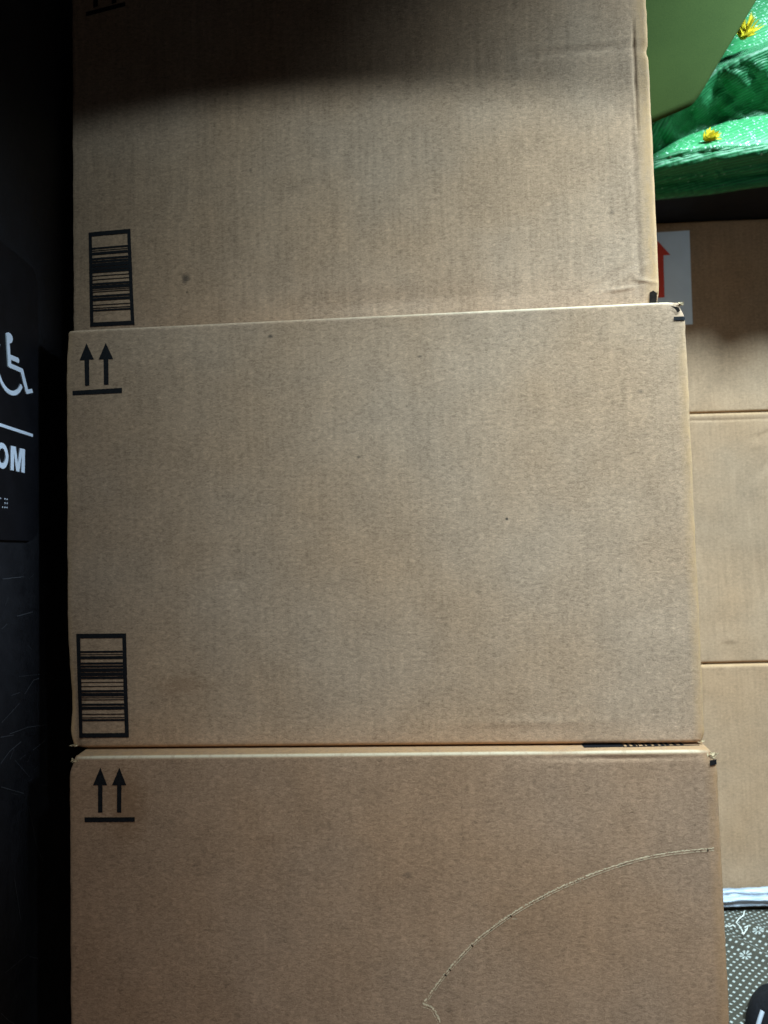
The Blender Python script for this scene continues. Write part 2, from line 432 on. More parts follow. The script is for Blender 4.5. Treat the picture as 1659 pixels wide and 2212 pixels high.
for k in range(26):      # long shallow creases
    f = k/25
    top.dents.append((*top.uv(1130+255*f, 122-22*f+3*math.sin(k*1.9)), 0.009, 0.0008, 0.0006 if f > .2 else .0002, 0.08))
    top.dents.append((*top.uv(1148+3*math.sin(k), 120+20*k), 0.0016, 0.010, 0.00022, 0))
top.edge_dents += [(top.w/2, 0.0, 0.008, 0.01, -0.003, 0.003, 0.003), (top.w/2, top.uv(1380, 110)[1], 0.006, 0.004, -0.0012, 0.0012, 0)]
m_top = kraft('kraft_board_top', 3, spots=[S2(top, 401, 603, 12, 15, .75), S2(top, 590, 1, 4, 4, .4), S2(top, 404, 632, 3, 3, .6), S2(top, 1346, 516, 4, 4, .5),
        S2(top, 1323, 457, 6, 6, .35), S2(top, 542, 367, 5, 6, .6)], flute=0.7)
top.body(m_top, wear=wear_top)

# printed marks
barcode(mid, [(165, 1369), (273, 1368), (279, 1593), (170.5, 1594)])
barcode(top, [(192, 503), (282.5, 495), (291, 702), (195, 706.5)])
arrows(mid, ((187.5, 741.5), (172.5, 778.5), (203.5, 776.5), (183, 777), (193, 776.5), (193.5, 833), (184, 833.5)),
            ((229, 741), (214, 777), (245.5, 776), (224.5, 776.5), (234.8, 776), (235, 831), (225, 831.5)),
            ((157, 844.5), (264, 838), (264, 849), (157, 854)))
arrows(bot, ((217.2, 1657.5), (201.5, 1696), (232.5, 1696), (212.3, 1695), (222, 1695), (222, 1755), (212.3, 1755)),
            ((258.3, 1657.5), (242.5, 1696), (273.5, 1696), (253.5, 1695), (263, 1695), (262.5, 1755), (253, 1755)),
            ((183, 1765), (291.5, 1765), (291.5, 1775), (183, 1776)))
mb = MB(); top.patch(mb, top.px((186, 36), (271, 14), (271, 5), (186, 27)), 30, 4, rough=0.00025)
mb.build('base_line_print', INK, top.root)
# arrows above the frame on the top carton, same print
for x0 in (196, 236):
    mb = MB(); top.patch(mb, top.px((x0+6, 18-(x0-196)*.2), (x0+16, 14-(x0-196)*.2), (x0+16, -45-(x0-196)*.2), (x0+6, -41-(x0-196)*.2)), 4, 20)
    top.patch(mb, top.px((x0-4, -40-(x0-196)*.2), (x0+26, -46-(x0-196)*.2), (x0+11, -80-(x0-196)*.2), (x0+11, -80-(x0-196)*.2)), 8, 8)
    mb.build('up_arrow_print', INK, top.root)
mb = MB(); hw = mid.w/2
z0, z1 = mid.uv(1470, 692)[1], mid.uv(1470, 684)[1]; ua = mid.uv(1455, 688)[0]
mid.patch(mb, [(ua, z0), (hw-0.0006, z0), (hw-0.0006, z1), (ua, z1)], 16, 4, lift=0.0005, rough=0.0003, wrap=True)
mb.build('edge_tick_print', INK, mid.root)
mb = MB(); hw = bot.w/2
z0, z1 = bot.uv(1540, 1654)[1], bot.uv(1540, 1642)[1]; ua = hw-0.0062
bot.patch(mb, [(ua, z0), (hw-0.0006, z0+0.001), (hw-0.0006, z1+0.0006), (ua, z1)], 12, 4, lift=0.0005, rough=0.0005, wrap=True)
mb.build('edge_tick_print', INK, bot.root)

# torn corners
torn(mid, mid.w/2-0.003, mid.h-0.0025, 0.006, 4, 14, hole=mid.px((1448, 661), (1466, 664), (1469, 672), (1463, 676), (1458, 668)))
torn(mid, -mid.w/2+0.005, 0.002, 0.006, 7, 12)
torn(mid, mid.w/2-0.003, 0.001, 0.006, 9, 10)
torn(bot, bot.w/2-0.004, bot.h-0.004, 0.0075, 11, 18)
torn(bot, -bot.w/2+0.006, bot.h-0.004, 0.0075, 12, 14)
torn(top, top.w/2-0.003, top.uv(1418, 632)[1], 0.006, 13, 12, hole=[top.uv(*q) for q in ((1403, 632), (1411, 628), (1419, 634), (1418, 660), (1402, 660))])

# perforated tear line on the bottom carton
def polyline(pts, step):
    out = []
    P = [Vector(p) for p in pts]
    for i in range(len(P)-1):
        a = P[max(0, i-1)]; b = P[i]; c_ = P[i+1]; d = P[min(len(P)-1, i+2)]
        n = max(2, int((c_-b).length/step))
        for k in range(n):
            t = k/n
            out.append(0.5*((2*b) + (c_-a)*t + (2*a-5*b+4*c_-d)*t*t + (3*b-a-3*c_+d)*t**3))
    out.append(P[-1]); return out
def tear(c, pxs, name, wd, rnd):
    pts = polyline([c.uv(*p) for p in pxs], 0.0009)
    mb = MB(); g = MB()
    for i in range(len(pts)-1):
        a, b = pts[i], pts[i+1]; d = (b-a).normalized(); n = Vector((-d.y, d.x))
        if n.y < 0: n = -n
        if rnd.random() < 0.9:
            w0 = wd*rnd.uniform(0.25, 1.0); o = n*rnd.uniform(-0.0003, 0.0003)
            h = rnd.uniform(0.0002, 0.0004)
            q = [a+o-n*w0*0.3, b+o-n*w0*0.3, b+o+n*w0*0.7, a+o+n*w0*0.7]
            vs = [(p.x, c.surf(p.x, p.y)-0.0001, p.y) for p in q]
            m_ = (a+b)/2+o+n*w0*0.2; vs.append((m_.x, c.surf(m_.x, m_.y)-h, m_.y))
            mb.add(vs, [(0,1,4),(1,2,4),(2,3,4),(3,0,4)])
        o = -n*(wd*0.9)
        if rnd.random() < 0.8:
            q = [a+o-n*0.00022, b+o-n*0.00022, b+o+n*0.00022, a+o+n*0.00022]
            vs = [(p.x, c.surf(p.x, p.y)-0.00045, p.y) for p in q]; mb.add(vs, [(0,1,2,3)])
        o = -n*(wd*0.55)
        q = [a+o-n*0.0002, b+o-n*0.0002, b+o+n*0.0002, a+o+n*0.0002]
        vs = [(p.x, c.surf(p.x, p.y)-0.0003, p.y) for p in q]
        if rnd.random() < 0.10: g.add(vs, [(0,1,2,3)])  # dark ticks paint the shadow in the groove
        if rnd.random() < 0.012:
            q = [a-n*0.0016, b-n*0.0016, b+n*0.0003, a+n*0.0003]
            g.add([(p.x, c.surf(p.x, p.y)-0.0006, p.y) for p in q], [(0,1,2,3)])
    mb.add(g.v, g.f)
    o = mb.build(name, FIBRE, c.root); n0 = len(o.data.polygons); o.data.materials.append(GAP_SHADE)
    for pg in list(o.data.polygons)[len(mb.f)-len(g.f):]: pg.material_index = 1
    return o
rnd = random.Random(5)
PALE = simple('tear_fibre_pale', (0.64, 0.50, 0.34), 0.9, 0.35, 700, 0.1)
FIB0 = FIBRE; FIBRE = PALE
tear(bot, [(1542, 1833), (1490, 1837), (1440, 1843), (1380, 1855), (1300, 1880), (1200, 1922), (1110, 1972), (1030, 2032), (970, 2095), (935, 2140), (914, 2170)], 'tear_line', 0.0014, rnd)
tear(bot, [(914, 2171), (928, 2175), (938, 2184), (946, 2200), (951, 2216), (953, 2300)], 'tear_line', 0.0018, rnd)
FIBRE = FIB0

# lettering strip on the top panel of the bottom carton, half hidden under the middle one
ztop = Vector((0, 0, bot.zt)); up = Vector((0, 0, 1))
def topuv(x, y):
    q = hit(x, y, ztop, up)-bot.o; return q.dot(bot.dir), q.dot(bot.n)
mb = MB(); rt = random.Random(3)
ua, ya = topuv(1262, 1615.5); ub, yb = topuv(1478, 1611)
H = bot.h+0.0003
mb.add([(ua, ya, H), (ua+0.03, ya+0.001, H), (ua+0.03, ya+0.05, H), (ua-0.001, ya+0.05, H)], [(0,1,2,3)])
x = ua+0.03
while x < ub:
    w_ = rt.uniform(0.0012, 0.0035); f = (x-ua)/(ub-ua); y0 = ya+(yb-ya)*f
    mb.add([(x, y0+0.001, H), (x+w_, y0+0.001, H), (x+w_, y0+0.014, H), (x, y0+0.014, H)], [(0,1,2,3)])
    x += w_+rt.uniform(0.0008, 0.0035)
mb.add([(ua+0.03, ya+0.0002, H), (ub+0.012, yb+0.0002, H), (ub+0.012, yb+0.0018, H), (ua+0.03, ya+0.0018, H)], [(0,1,2,3)])
mb.build('label_bar_print', INK, bot.root)

tag(mid.root, 'middle brown box of near stack, showing both two black up arrows and a barcode', 'box', 'large brown boxes of the near stack')
tag(bot.root, 'lowest brown box of near stack, with curved torn perforation line across its front', 'box', 'large brown boxes of the near stack')
tag(top.root, 'topmost brown box of near stack, its upper left in shadow, barcode at lower left', 'box', 'large brown boxes of the near stack')

# ---------------------------------------------------------------- dark wall and sign on the left
XW = -0.292
wp = Vector((XW, 0, 0)); wn = Vector((1, 0, 0))
t = NT('dark_painted_wall'); v = t.coord()
nf = t.noise(v, 60, 6, 0.7); ns = t.noise(t.coord((1, 6, 0.9)), 9, 6, 0.8, 2.5)
c = t.mix(t.ramp(nf, 0.3, 0.7), (0.010, 0.010, 0.012), (0.018, 0.018, 0.021))
t.l(c, t.b.inputs['Base Color']); t.l(t.ramp(nf, .3, .7, .5, .7), t.b.inputs['Roughness'])
t.b.inputs['Specular IOR Level'].default_value = 0.12
t.l(t.bump(t.noise(v, 500, 3), 0.3, 0.0004), t.b.inputs['Normal'])
m_wall = t.m
mb = MB(); mb.box((XW-0.10, -1.2, 0), (XW, 1.5, 2.2))
tag(mb.build('wall', m_wall), 'dark scuffed wall running along the left side of the stack', 'wall', kind='structure')
SCR = simple('scratch_pale', (0.06, 0.062, 0.07), 0.7)
mb = MB(); rs = random.Random(8)
def wscr(pts, wd):
    P = [hit(x, y, wp, wn) for x, y in pts]
    for a, b in zip(P, P[1:]):
        d = (b-a).normalized(); n = Vector((0, -d.z, d.y))*wd/2; o = Vector((0.0006, 0, 0))
        mb.add([a-n+o, b-n+o, b+n+o, a+n+o], [(0,1,2,3)])
for pts in ([(0, 1648), (20, 1622), (45, 1603)], [(0, 1592), (28, 1588)], [(40, 1460), (88, 1458)], [(52, 1500), (70, 1470), (84, 1466)], [(20, 1585), (60, 1570), (100, 1565)],
            [(30, 1640), (62, 1680)], [(0, 1700), (50, 1712)], [(34, 1330), (70, 1322)], [(5, 1250), (50, 1245)], [(60, 1740), (78, 1830), (92, 1860)], [(10, 2100), (60, 2060)],
            [(30, 1900), (44, 1990)], [(2, 1560), (40, 1520)], [(70, 1620), (96, 1600)], [(0, 2190), (16, 2205), (30, 2212)]):
    q = [(x+rs.uniform(-1, 1), y+rs.uniform(-2, 2)) for x, y in pts]
    wscr(q, rs.uniform(0.0003, 0.0007))
for k in range(16):
    x, y = rs.uniform(0, 100), rs.uniform(1230, 2150); a = rs.uniform(-1.2, 0.6); L = rs.uniform(8, 34)
    wscr([(x, y), (x+L*math.cos(a)*.6, y+L*math.sin(a))], rs.uniform(0.0002, 0.0005))
tag(mb.build('wall_scratches', SCR), 'thin pale scratches on the dark wall below the sign', 'scratches', kind='stuff')

sign = empty('restroom_sign', hit(0, 1000, wp, wn))
def sl(v): return Vector(v)-sign.location
PL = simple('sign_black_plastic', (0.006, 0.006, 0.008), 0.5, 0.25, 60, 0.12)
LT = simple('sign_white_letter', (0.74, 0.82, 0.92), 0.5, 0.04, 80, 0.3)
TH = 0.0035
def rounded_rect(y0, y1, z0, z1, r, n=8):
    P = []
    for cy, cz, a0 in ((y1-r, z1-r, 0), (y0+r, z1-r, 90), (y0+r, z0+r, 180), (y1-r, z0+r, 270)):
        for k in range(n+1):
            a = R(a0+90*k/n); P.append((cy+r*math.cos(a), cz+r*math.sin(a)))
    return P
def wall_poly(P, x0, x1, name, mat, bev=0.0):
    """P: outline (y, z) in the wall plane, extruded from x0 to x1"""
    from mathutils.geometry import tessellate_polygon
    if sum(P[k][0]*P[(k+1) % len(P)][1]-P[(k+1) % len(P)][0]*P[k][1] for k in range(len(P))) < 0: P = P[::-1]
    n = len(P); L = sign.location
    tri = tessellate_polygon([[Vector((y, z, 0)) for y, z in P]])
    vs = [(x1-L.x, y-L.y, z-L.z) for y, z in P] + [(x0-L.x, y-L.y, z-L.z) for y, z in P]
    fs = []
    for a, b, c in tri:
        A_, B_, C_ = P[a], P[b], P[c]
        if (B_[0]-A_[0])*(C_[1]-A_[1])-(C_[0]-A_[0])*(B_[1]-A_[1]) < 0: b, c = c, b
        fs.append((a, b, c)); fs.append((a+n, c+n, b+n))
    fs += [(k, k+n, (k+1) % n+n, (k+1) % n) for k in range(n)]
    me = bpy.data.meshes.new(name); me.from_pydata(vs, [], fs); me.update(); me.materials.append(mat)
    o = bpy.data.objects.new(name, me); COL.objects.link(o); o.parent = sign; return o
e1 = hit(74, 1170, wp, wn); lo = hit(40, 1168, wp, wn)
zb = lo.z; yR = hit(74, 1000, wp, wn).y
wall_poly(rounded_rect(yR-0.205, yR, zb, zb+0.229, 0.016), XW, XW+TH, 'sign_plate', PL)
wf = Vector((XW+TH, 0, 0)); XF = XW+TH
def W2(x, y): q = hit(x, y, wf, wn); return (q.y, q.z)
def C2(x, y): return W2((x/5.53)/1.8083, (1250+y/5.53)/1.8083)     # measured on an enlarged view
# wheelchair symbol: rider
rider = [(112,300),(125,285),(160,270),(195,290),(225,325),(243,370),(250,415),(242,460),(228,490),(205,503),(183,504),(198,748),(365,818),(385,845),(388,925),(375,930),
         (212,856),(214,942),(462,1052),(478,1085),(580,1502),(668,1486),(688,1572),(560,1600),(540,1588),(420,1132),(170,1022),(152,998)]
wall_poly([C2(*p) for p in rider], XF+0.0001, XF+0.0010, 'rider_symbol', LT)
# wheel: circle through three outline points
A, B, Cc = [Vector(C2(*p)) for p in ((462, 1450), (275, 1632), (20, 1430))]
d = 2*(A.x*(B.y-Cc.y)+B.x*(Cc.y-A.y)+Cc.x*(A.y-B.y))
ux = ((A.length_squared)*(B.y-Cc.y)+(B.length_squared)*(Cc.y-A.y)+(Cc.length_squared)*(A.y-B.y))/d
uy = ((A.length_squared)*(Cc.x-B.x)+(B.length_squared)*(A.x-Cc.x)+(Cc.length_squared)*(B.x-A.x))/d
c0 = Vector((ux, uy)); Ro = (A-c0).length
inn = (Vector(C2(260, 1530))-c0).length
e_ = Vector(C2(88, 752))-c0
a0 = math.atan2(A.y-c0.y, A.x-c0.x); a1 = math.atan2(e_.y, e_.x)
if a0 < 0: a0 += 2*math.pi
if a1 < 0: a1 += 2*math.pi
print('WHEEL', c0, Ro, inn, e_.length, math.degrees(a0), math.degrees(a1))
P = [(c0.x+Ro*math.cos(a0+(a1-a0)*k/40), c0.y+Ro*math.sin(a0+(a1-a0)*k/40)) for k in range(41)]
P += [(c0.x+inn*math.cos(a0+(a1-a0)*k/40), c0.y+inn*math.sin(a0+(a1-a0)*k/40)) for k in range(40, -1, -1)]
wall_poly(P, XF+0.0001, XF+0.0010, 'wheel_symbol', LT)
# rule under the symbol
a = Vector(W2(68.5, 944)); z_ = a.y
wall_poly([(yR-0.19, z_), (a.x, z_), (a.x, z_+0.0024), (yR-0.19, z_+0.0024)], XF+0.0001, XF+0.0010, 'sign_rule', LT)
# lettering
m0 = Vector(W2(20.3, 1005)); m1 = Vector(W2(51.3, 1022)); mt = Vector(W2(51.3, 971))
print('LETTER', m0, m1, mt)
def C3(x, y): return W2((x/3.687)/1.8083, (1600+y/3.687)/1.8083)
Mp = [(138,520),(210,535),(240,780),(272,555),(343,572),(338,912),(290,903),(296,655),(262,896),(215,888),(185,625),(180,880),(134,870)]
wall_poly([C3(*p) for p in Mp], XF+0.0001, XF+0.0010, 'letter', LT)
Hh = C3(138, 520)[1]-C3(134, 870)[1]; zc = (C3(138, 520)[1]+C3(134, 870)[1])/2
def ring(yr, w):
    o_, i_ = [], []
    for k in range(37):
        a = math.radians(-90+10*k+0.01*(k == 36)) if k < 36 else math.radians(269.5)
        o_.append((yr-w/2+w/2*math.cos(a), zc+Hh*.52*math.sin(a))); i_.append((yr-w/2+w*.27*math.cos(a), zc+Hh*.30*math.sin(a)))
    wall_poly(o_+i_[::-1], XF+0.0001, XF+0.0010, 'letter', LT)
yO = C3(103, 680)[0]
ring(yO, Hh*0.98); ring(yO-Hh*1.06, Hh*0.98)
cur = yO-Hh*2.16
for ch in 'RTSER':
    cu_ = bpy.data.curves.new('sign_text', 'FONT'); cu_.body = ch; cu_.size = 1; cu_.extrude = 0.02
    to = bpy.data.objects.new('tmp', cu_); COL.objects.link(to); bpy.context.view_layer.update()
    me = bpy.data.meshes.new_from_object(to.evaluated_get(bpy.context.evaluated_depsgraph_get())); bpy.data.objects.remove(to)
    xs = [v.co.x for v in me.vertices]; zs_ = [v.co.y for v in me.vertices]
    sy = Hh/(max(zs_)-min(zs_)); wd_ = (max(xs)-min(xs))*sy*1.1
    for v in me.vertices:
        x, y, z = v.co
        v.co = Vector((XF+0.0006+z*0.02, cur-(max(xs)-x)*sy*1.1, zc-Hh/2+(y-min(zs_))*sy))-sign.location
    me.materials.clear(); me.materials.append(LT); me.name = 'letter'
    o = bpy.data.objects.new('letter', me); COL.objects.link(o); o.parent = sign
    cur -= wd_+Hh*0.12
# braille dots
BD = simple('braille_dot', (0.42, 0.45, 0.5), 0.35)
mb = MB()
def dot(y, z, r=0.0008):
    vs = [(XF+0.0007-sign.location.x, y-sign.location.y, z-sign.location.z)]
    for k in range(8):
        a = k*math.pi/4; vs.append((XF+0.0001-sign.location.x, y+r*math.cos(a)-sign.location.y, z+r*math.sin(a)-sign.location.z))
    mb.add(vs, [(0, 1+k, 1+(k+1) % 8) for k in range(8)])
b0 = Vector(W2(10.5, 1078))
for i in range(8):
    pat = [(0,0),(0,1),(0,2),(1,0),(1,1),(1,2)] if i == 0 else [q for q in [(0,0),(0,1),(0,2),(1,0),(1,1),(1,2)] if rs.random() < .55]
    if i == 1: pat = [(0, 0), (1, 2)]
    for cx_, cz_ in pat: dot(b0.x - i*0.0068 + cx_*0.0032, b0.y - cz_*0.0032)
mb.build('braille_dots', BD, sign)
tag(sign, 'black wall sign with raised white wheelchair symbol and white capital letters', 'sign')

# ---------------------------------------------------------------- floor
m_floor = simple('dark_floor', (0.06, 0.055, 0.05), 0.6, 0.3, 30)
ZF = bot.zb
mb = MB(); mb.box((-2, -2.2, ZF-0.05), (3.5, 3.0, ZF-0.0006))
tag(mb.build('floor', m_floor), 'dark floor under the stacks', 'floor', kind='structure')

# ---------------------------------------------------------------- far stack on the right
def nowear(u, z, y, c): return 0.6*max(0, 1-min(c.h-z, z)/0.004)
YB = 0.98
yaw = R(-1.0)
b3 = Carton('cardboard_box', 6.0, YB, yaw, (1330, 1680), (2040, 1680), ytop=(1590, 1435.5), ybot=(1600, 1928), ref=(1590, 1680), r=0.004)
b2 = Carton('cardboard_box', 7.0, YB+0.004, yaw, (1330, 1200), (2040, 1200), ytop=(1590, 891), ybot=(1590, 1432), ref=(1590, 1200), r=0.004)
b1 = Carton('cardboard_box', 8.0, YB+0.006, yaw-R(1), (1310, 700), (2040, 700), ytop=(1590, 474), ybot=(1590, 889), ref=(1590, 700), r=0.003)
b2.wav = 0.0012; b1.wav = 0.0012
for (x, y, ru, rz, dp, an) in [(1640, 945, .02, .0015, .0012, .5), (1620, 960, .012, .0015, -.001, .3), (1600, 906, .06, .0012, .001, 0), (1500, 908, .04, .0012, .0008, -.03),
                               (1580, 1345, .07, .001, .0009, .0), (1575, 1382, .004, .003, -.001, 0), (1650, 1010, .03, .002, .001, .8)]:
    b2.dents.append((*b2.uv(x, y), ru, rz*1.3, dp*(2.2 if y > 920 else 0.7), an))
for c, nm, sd, fine in ((b1, 'kraft_board_far_upper', 11, .7), (b2, 'kraft_board_far_middle', 12, .6), (b3, 'kraft_board_far_lower', 13, .6)):
    c.body(kraft(nm, sd, flute=0.5, fine=fine, col=(0.305, 0.198, 0.124)), step=0.006, wear=nowear)
m_lab = simple('label_white', (0.62, 0.70, 0.84), 0.55, 0.04, 40)
m_red = simple('label_red', (0.62, 0.055, 0.03), 0.55, 0.08, 60)
mb = MB(); b1.patch(mb, b1.px((1345, 708), (1496.5, 700.5), (1489, 498), (1345, 507)), 12, 14, lift=0.0006)
lab = mb.build('paper_label', m_lab, b1.root)
mb = MB()
for dx in (0, -48):
    b1.patch(mb, b1.px((1390+dx, 554), (1447.5+dx, 551.5), (1419.5+dx, 521), (1418.5+dx, 521)), 8, 8, lift=0.0012)
    b1.patch(mb, b1.px((1409+dx, 645), (1434.5+dx, 643), (1432.5+dx, 551.5), (1406+dx, 553)), 4, 12, lift=0.0012)
mb.build('red_arrows_print', m_red, lab)
tag(b1.root, 'brown box with white label and red arrow, topmost of the far stack', 'box', 'brown boxes of the far stack')
tag(b2.root, 'creased brown box of far stack, directly below the box with white label', 'box', 'brown boxes of the far stack')
tag(b3.root, 'plain lowest brown box of the far stack, resting on the folded dotted rug', 'box', 'brown boxes of the far stack')

# ---------------------------------------------------------------- black tray on the far stack
zt1 = b1.zt
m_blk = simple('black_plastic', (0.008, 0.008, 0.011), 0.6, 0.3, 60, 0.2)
q0 = at(1300, 470, YB-0.105); q1 = at(2040, 470, YB-0.105)
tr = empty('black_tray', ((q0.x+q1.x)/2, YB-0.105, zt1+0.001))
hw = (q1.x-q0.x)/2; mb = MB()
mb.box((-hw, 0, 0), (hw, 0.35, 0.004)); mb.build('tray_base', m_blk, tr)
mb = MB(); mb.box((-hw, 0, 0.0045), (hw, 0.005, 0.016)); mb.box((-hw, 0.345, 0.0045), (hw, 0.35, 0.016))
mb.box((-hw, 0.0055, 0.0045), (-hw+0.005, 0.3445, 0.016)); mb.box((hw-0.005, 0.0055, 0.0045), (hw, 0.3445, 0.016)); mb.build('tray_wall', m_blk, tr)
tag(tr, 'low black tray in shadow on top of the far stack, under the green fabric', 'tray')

# ---------------------------------------------------------------- glittery green fabric
t = NT('green_glitter_knit'); v = t.coord()
rib = t.attr('rib'); gl = t.attr('glit')
wv = t.math('SINE', t.math('ADD', t.math('MULTIPLY', rib, 6.2832), t.math('MULTIPLY', t.noise(v, 30, 3), 3.0)))
wv = t.math('ADD', t.math('MULTIPLY', wv, 0.5), 0.5)
brk = t.noise(v, 260, 3)
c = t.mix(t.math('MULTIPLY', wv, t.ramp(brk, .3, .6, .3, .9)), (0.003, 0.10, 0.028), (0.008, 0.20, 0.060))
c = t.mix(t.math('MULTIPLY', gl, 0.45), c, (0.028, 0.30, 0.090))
vo = t.n('ShaderNodeTexVoronoi'); t.l(v, vo.inputs['Vector']); vo.inputs['Scale'].default_value = 330
sc = t.n('ShaderNodeSeparateColor'); t.l(vo.outputs['Color'], sc.inputs[0])
sp = t.math('MULTIPLY', t.ramp(vo.outputs['Distance'], .22, .40, 1, 0), t.ramp(sc.outputs[0], .70, .74))
sp = t.math('MULTIPLY', sp, t.ramp(gl, 0.25, 0.8))
vo2 = t.n('ShaderNodeTexVoronoi'); t.l(v, vo2.inputs['Vector']); vo2.inputs['Scale'].default_value = 180
sc2 = t.n('ShaderNodeSeparateColor'); t.l(vo2.outputs['Color'], sc2.inputs[0])
sp2 = t.math('MULTIPLY', t.ramp(vo2.outputs['Distance'], .18, .30, 1, 0), t.ramp(sc2.outputs[1], .90, .92))
sp = t.math('MAXIMUM', sp, t.math('MULTIPLY', sp2, t.ramp(gl, 0.02, 0.5, .12, 1)))
c = t.mix(sp, c, (0.62, 0.85, 0.74))
t.l(c, t.b.inputs['Base Color']); t.b.inputs['Roughness'].default_value = 0.6
t.l(t.math('MULTIPLY', sp, 0.5), t.b.inputs['Metallic'])
b = t.bump(wv, 0.45, 0.0008); b = t.bump(brk, 0.4, 0.001, b); t.l(b, t.b.inputs['Normal'])
m_gl = t.m
def interp(x, K):
    if x <= K[0][0]: return K[0][1]
    for (a, va), (b, vb) in zip(K, K[1:]):
        if x <= b: return va+(vb-va)*(x-a)/(b-a)
    return K[-1][1]
AB = [(1300, 330), (1413, 262), (1475, 205), (1547, 152), (1600, 127), (1659, 104), (1800, 60), (1980, 40)]
BC = [(1300, 385), (1413, 338), (1440, 322), (1467, 306), (1500, 292), (1537, 279), (1567, 267), (1610, 259), (1659, 253), (1800, 248), (1980, 262)]
CD = [(1300, 395), (1413, 346), (1467, 330), (1537, 322), (1600, 321), (1659, 316), (1800, 315), (1980, 320)]
DE = [(1300, 420), (1413, 424), (1537, 412), (1600, 402), (1659, 394), (1980, 380)]
Yg = 0.852
NX = 170; vs = []; ribs = []; glit = []
segs = [(-260, .20, 40, 'A'), ('AB', .0, 36, 'B'), ('BC', .055, 26, 'C'), ('CD', -.012, 30, 'D'), ('DE', .055, 1, 'E')]
rows = []
for i in range(NX+1):
    x = 1300+680*i/NX
    ks = [(-260, .20), (interp(x, AB), 0.0+0.012*noise.noise(Vector((x*.012, 0, 3)))), (interp(x, BC), .045), (interp(x, CD), -.016+0.010*noise.noise(Vector((x*.015, 4, 3)))), (interp(x, DE), .016), (interp(x, DE)+3, .03)]
    ns = [44, 34, 22, 30, 8]
    col = []
    for s_ in range(5):
        (ya, da), (yb_, db) = ks[s_], ks[s_+1]
        for j in range(ns[s_] + (1 if s_ == 4 else 0)):
            f = j/ns[s_]
            y = ya+(yb_-ya)*f
            e = {0: f**1.3, 1: f*f*(3-2*f), 2: math.sin(f*math.pi/2)**1.0, 3: f*f*(3-2*f), 4: f}[s_]
            dd = da+(db-da)*e
            amp = math.sin(math.pi*f)
            if s_ == 1:
                dd += amp*0.013*noise.noise(Vector((x*0.022-y*0.018, (x+y)*0.006, 1)))
                dd += amp*0.009*abs(noise.noise(Vector((x*0.020+y*0.02, y*0.004, 5))))
            if s_ == 3:
                dd += amp*0.012*noise.noise(Vector((x*0.008+y*0.05, y*0.012, 8)))
            if s_ == 0: dd += amp*0.02*noise.noise(Vector((x*.008, y*.01, 2)))
            dd += 0.0012*noise.noise(Vector((x*.09, y*.09, 2)))
            p = at(x, y, Yg+dd)
            col.append(p)
            # ribs follow the folds: across in the hanging parts, upright over the left neck
            neck = max(0, min(1, (1500-x)/50))
            if s_ == 1: rb = (y-ya)/6.2*(1-neck) + (x*0.9+y*.4)/6.5*neck + 1.4*math.sin(x*.02)
            elif s_ == 3: rb = (y+x*0.22)/5.6+0.6*math.sin(x*.013)
            else: rb = (y+0.4*x)/6.5
            ribs.append(rb)
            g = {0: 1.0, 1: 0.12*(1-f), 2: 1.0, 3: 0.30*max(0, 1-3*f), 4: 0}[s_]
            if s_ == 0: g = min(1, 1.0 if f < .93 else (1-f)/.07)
            glit.append(g)
    rows.append(col)
nr = len(rows[0])
vs = [p for col in rows for p in col]
org = at(1600, 300, Yg)
fs = [(i*nr+j, i*nr+j+1, (i+1)*nr+j+1, (i+1)*nr+j) for i in range(NX) for j in range(nr-1)]
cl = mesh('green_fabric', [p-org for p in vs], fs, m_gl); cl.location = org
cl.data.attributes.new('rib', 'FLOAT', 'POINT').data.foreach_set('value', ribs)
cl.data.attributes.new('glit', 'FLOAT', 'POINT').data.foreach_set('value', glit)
sm = cl.modifiers.new('sol', 'SOLIDIFY'); sm.thickness = 0.003; sm.offset = 1
tag(cl, 'bright green glittery ribbed fabric heaped in folds above the far stack', 'fabric')

# yellow tufts pinned on the fabric
m_yel = simple('yellow_tuft', (0.85, 0.66, 0.01), 0.55, 0.25, 300, 0.4)
def tuft(x, y, Y, w, h, n, seed, label, lean):
    rr = random.Random(seed); o = at(x, y, Y); mb = MB()
    for i in range(n):
        a = rr.gauss(lean, 0.55); L = h*rr.uniform(.55, 1.15)
        base = Vector((rr.uniform(-w, w)*.35, rr.uniform(-.004, .004), -h*.45+rr.uniform(0, h*.2)))
        d = Vector((math.sin(a), -0.35+rr.uniform(-.3, .2), math.cos(a))).normalized()
        sd = d.cross(Vector((rr.uniform(-.3, .3), 1, rr.uniform(-.3, .3)))).normalized()*w*rr.uniform(.05, .12)
        m_ = base+d*L*.55
        mb.add([base-sd*.4, base+sd*.4, m_+sd, m_-sd, base+d*L], [(0,1,2,3), (3,2,4)])
    ob = mb.build('yellow_tuft', m_yel); ob.location = o
    s_ = ob.modifiers.new('sol', 'SOLIDIFY'); s_.thickness = 0.0006
    tag(ob, label, 'tuft', 'yellow tufts on the green fabric')
tuft(1606, 66, 0.842, 0.013, 0.021, 70, 2, 'larger upright yellow tuft beside the edge of the dull green sheet', 0.2)
tuft(1530, 294, 0.838, 0.016, 0.010, 50, 3, 'small flat yellow tuft low on the lower glittery fold', 0.9)

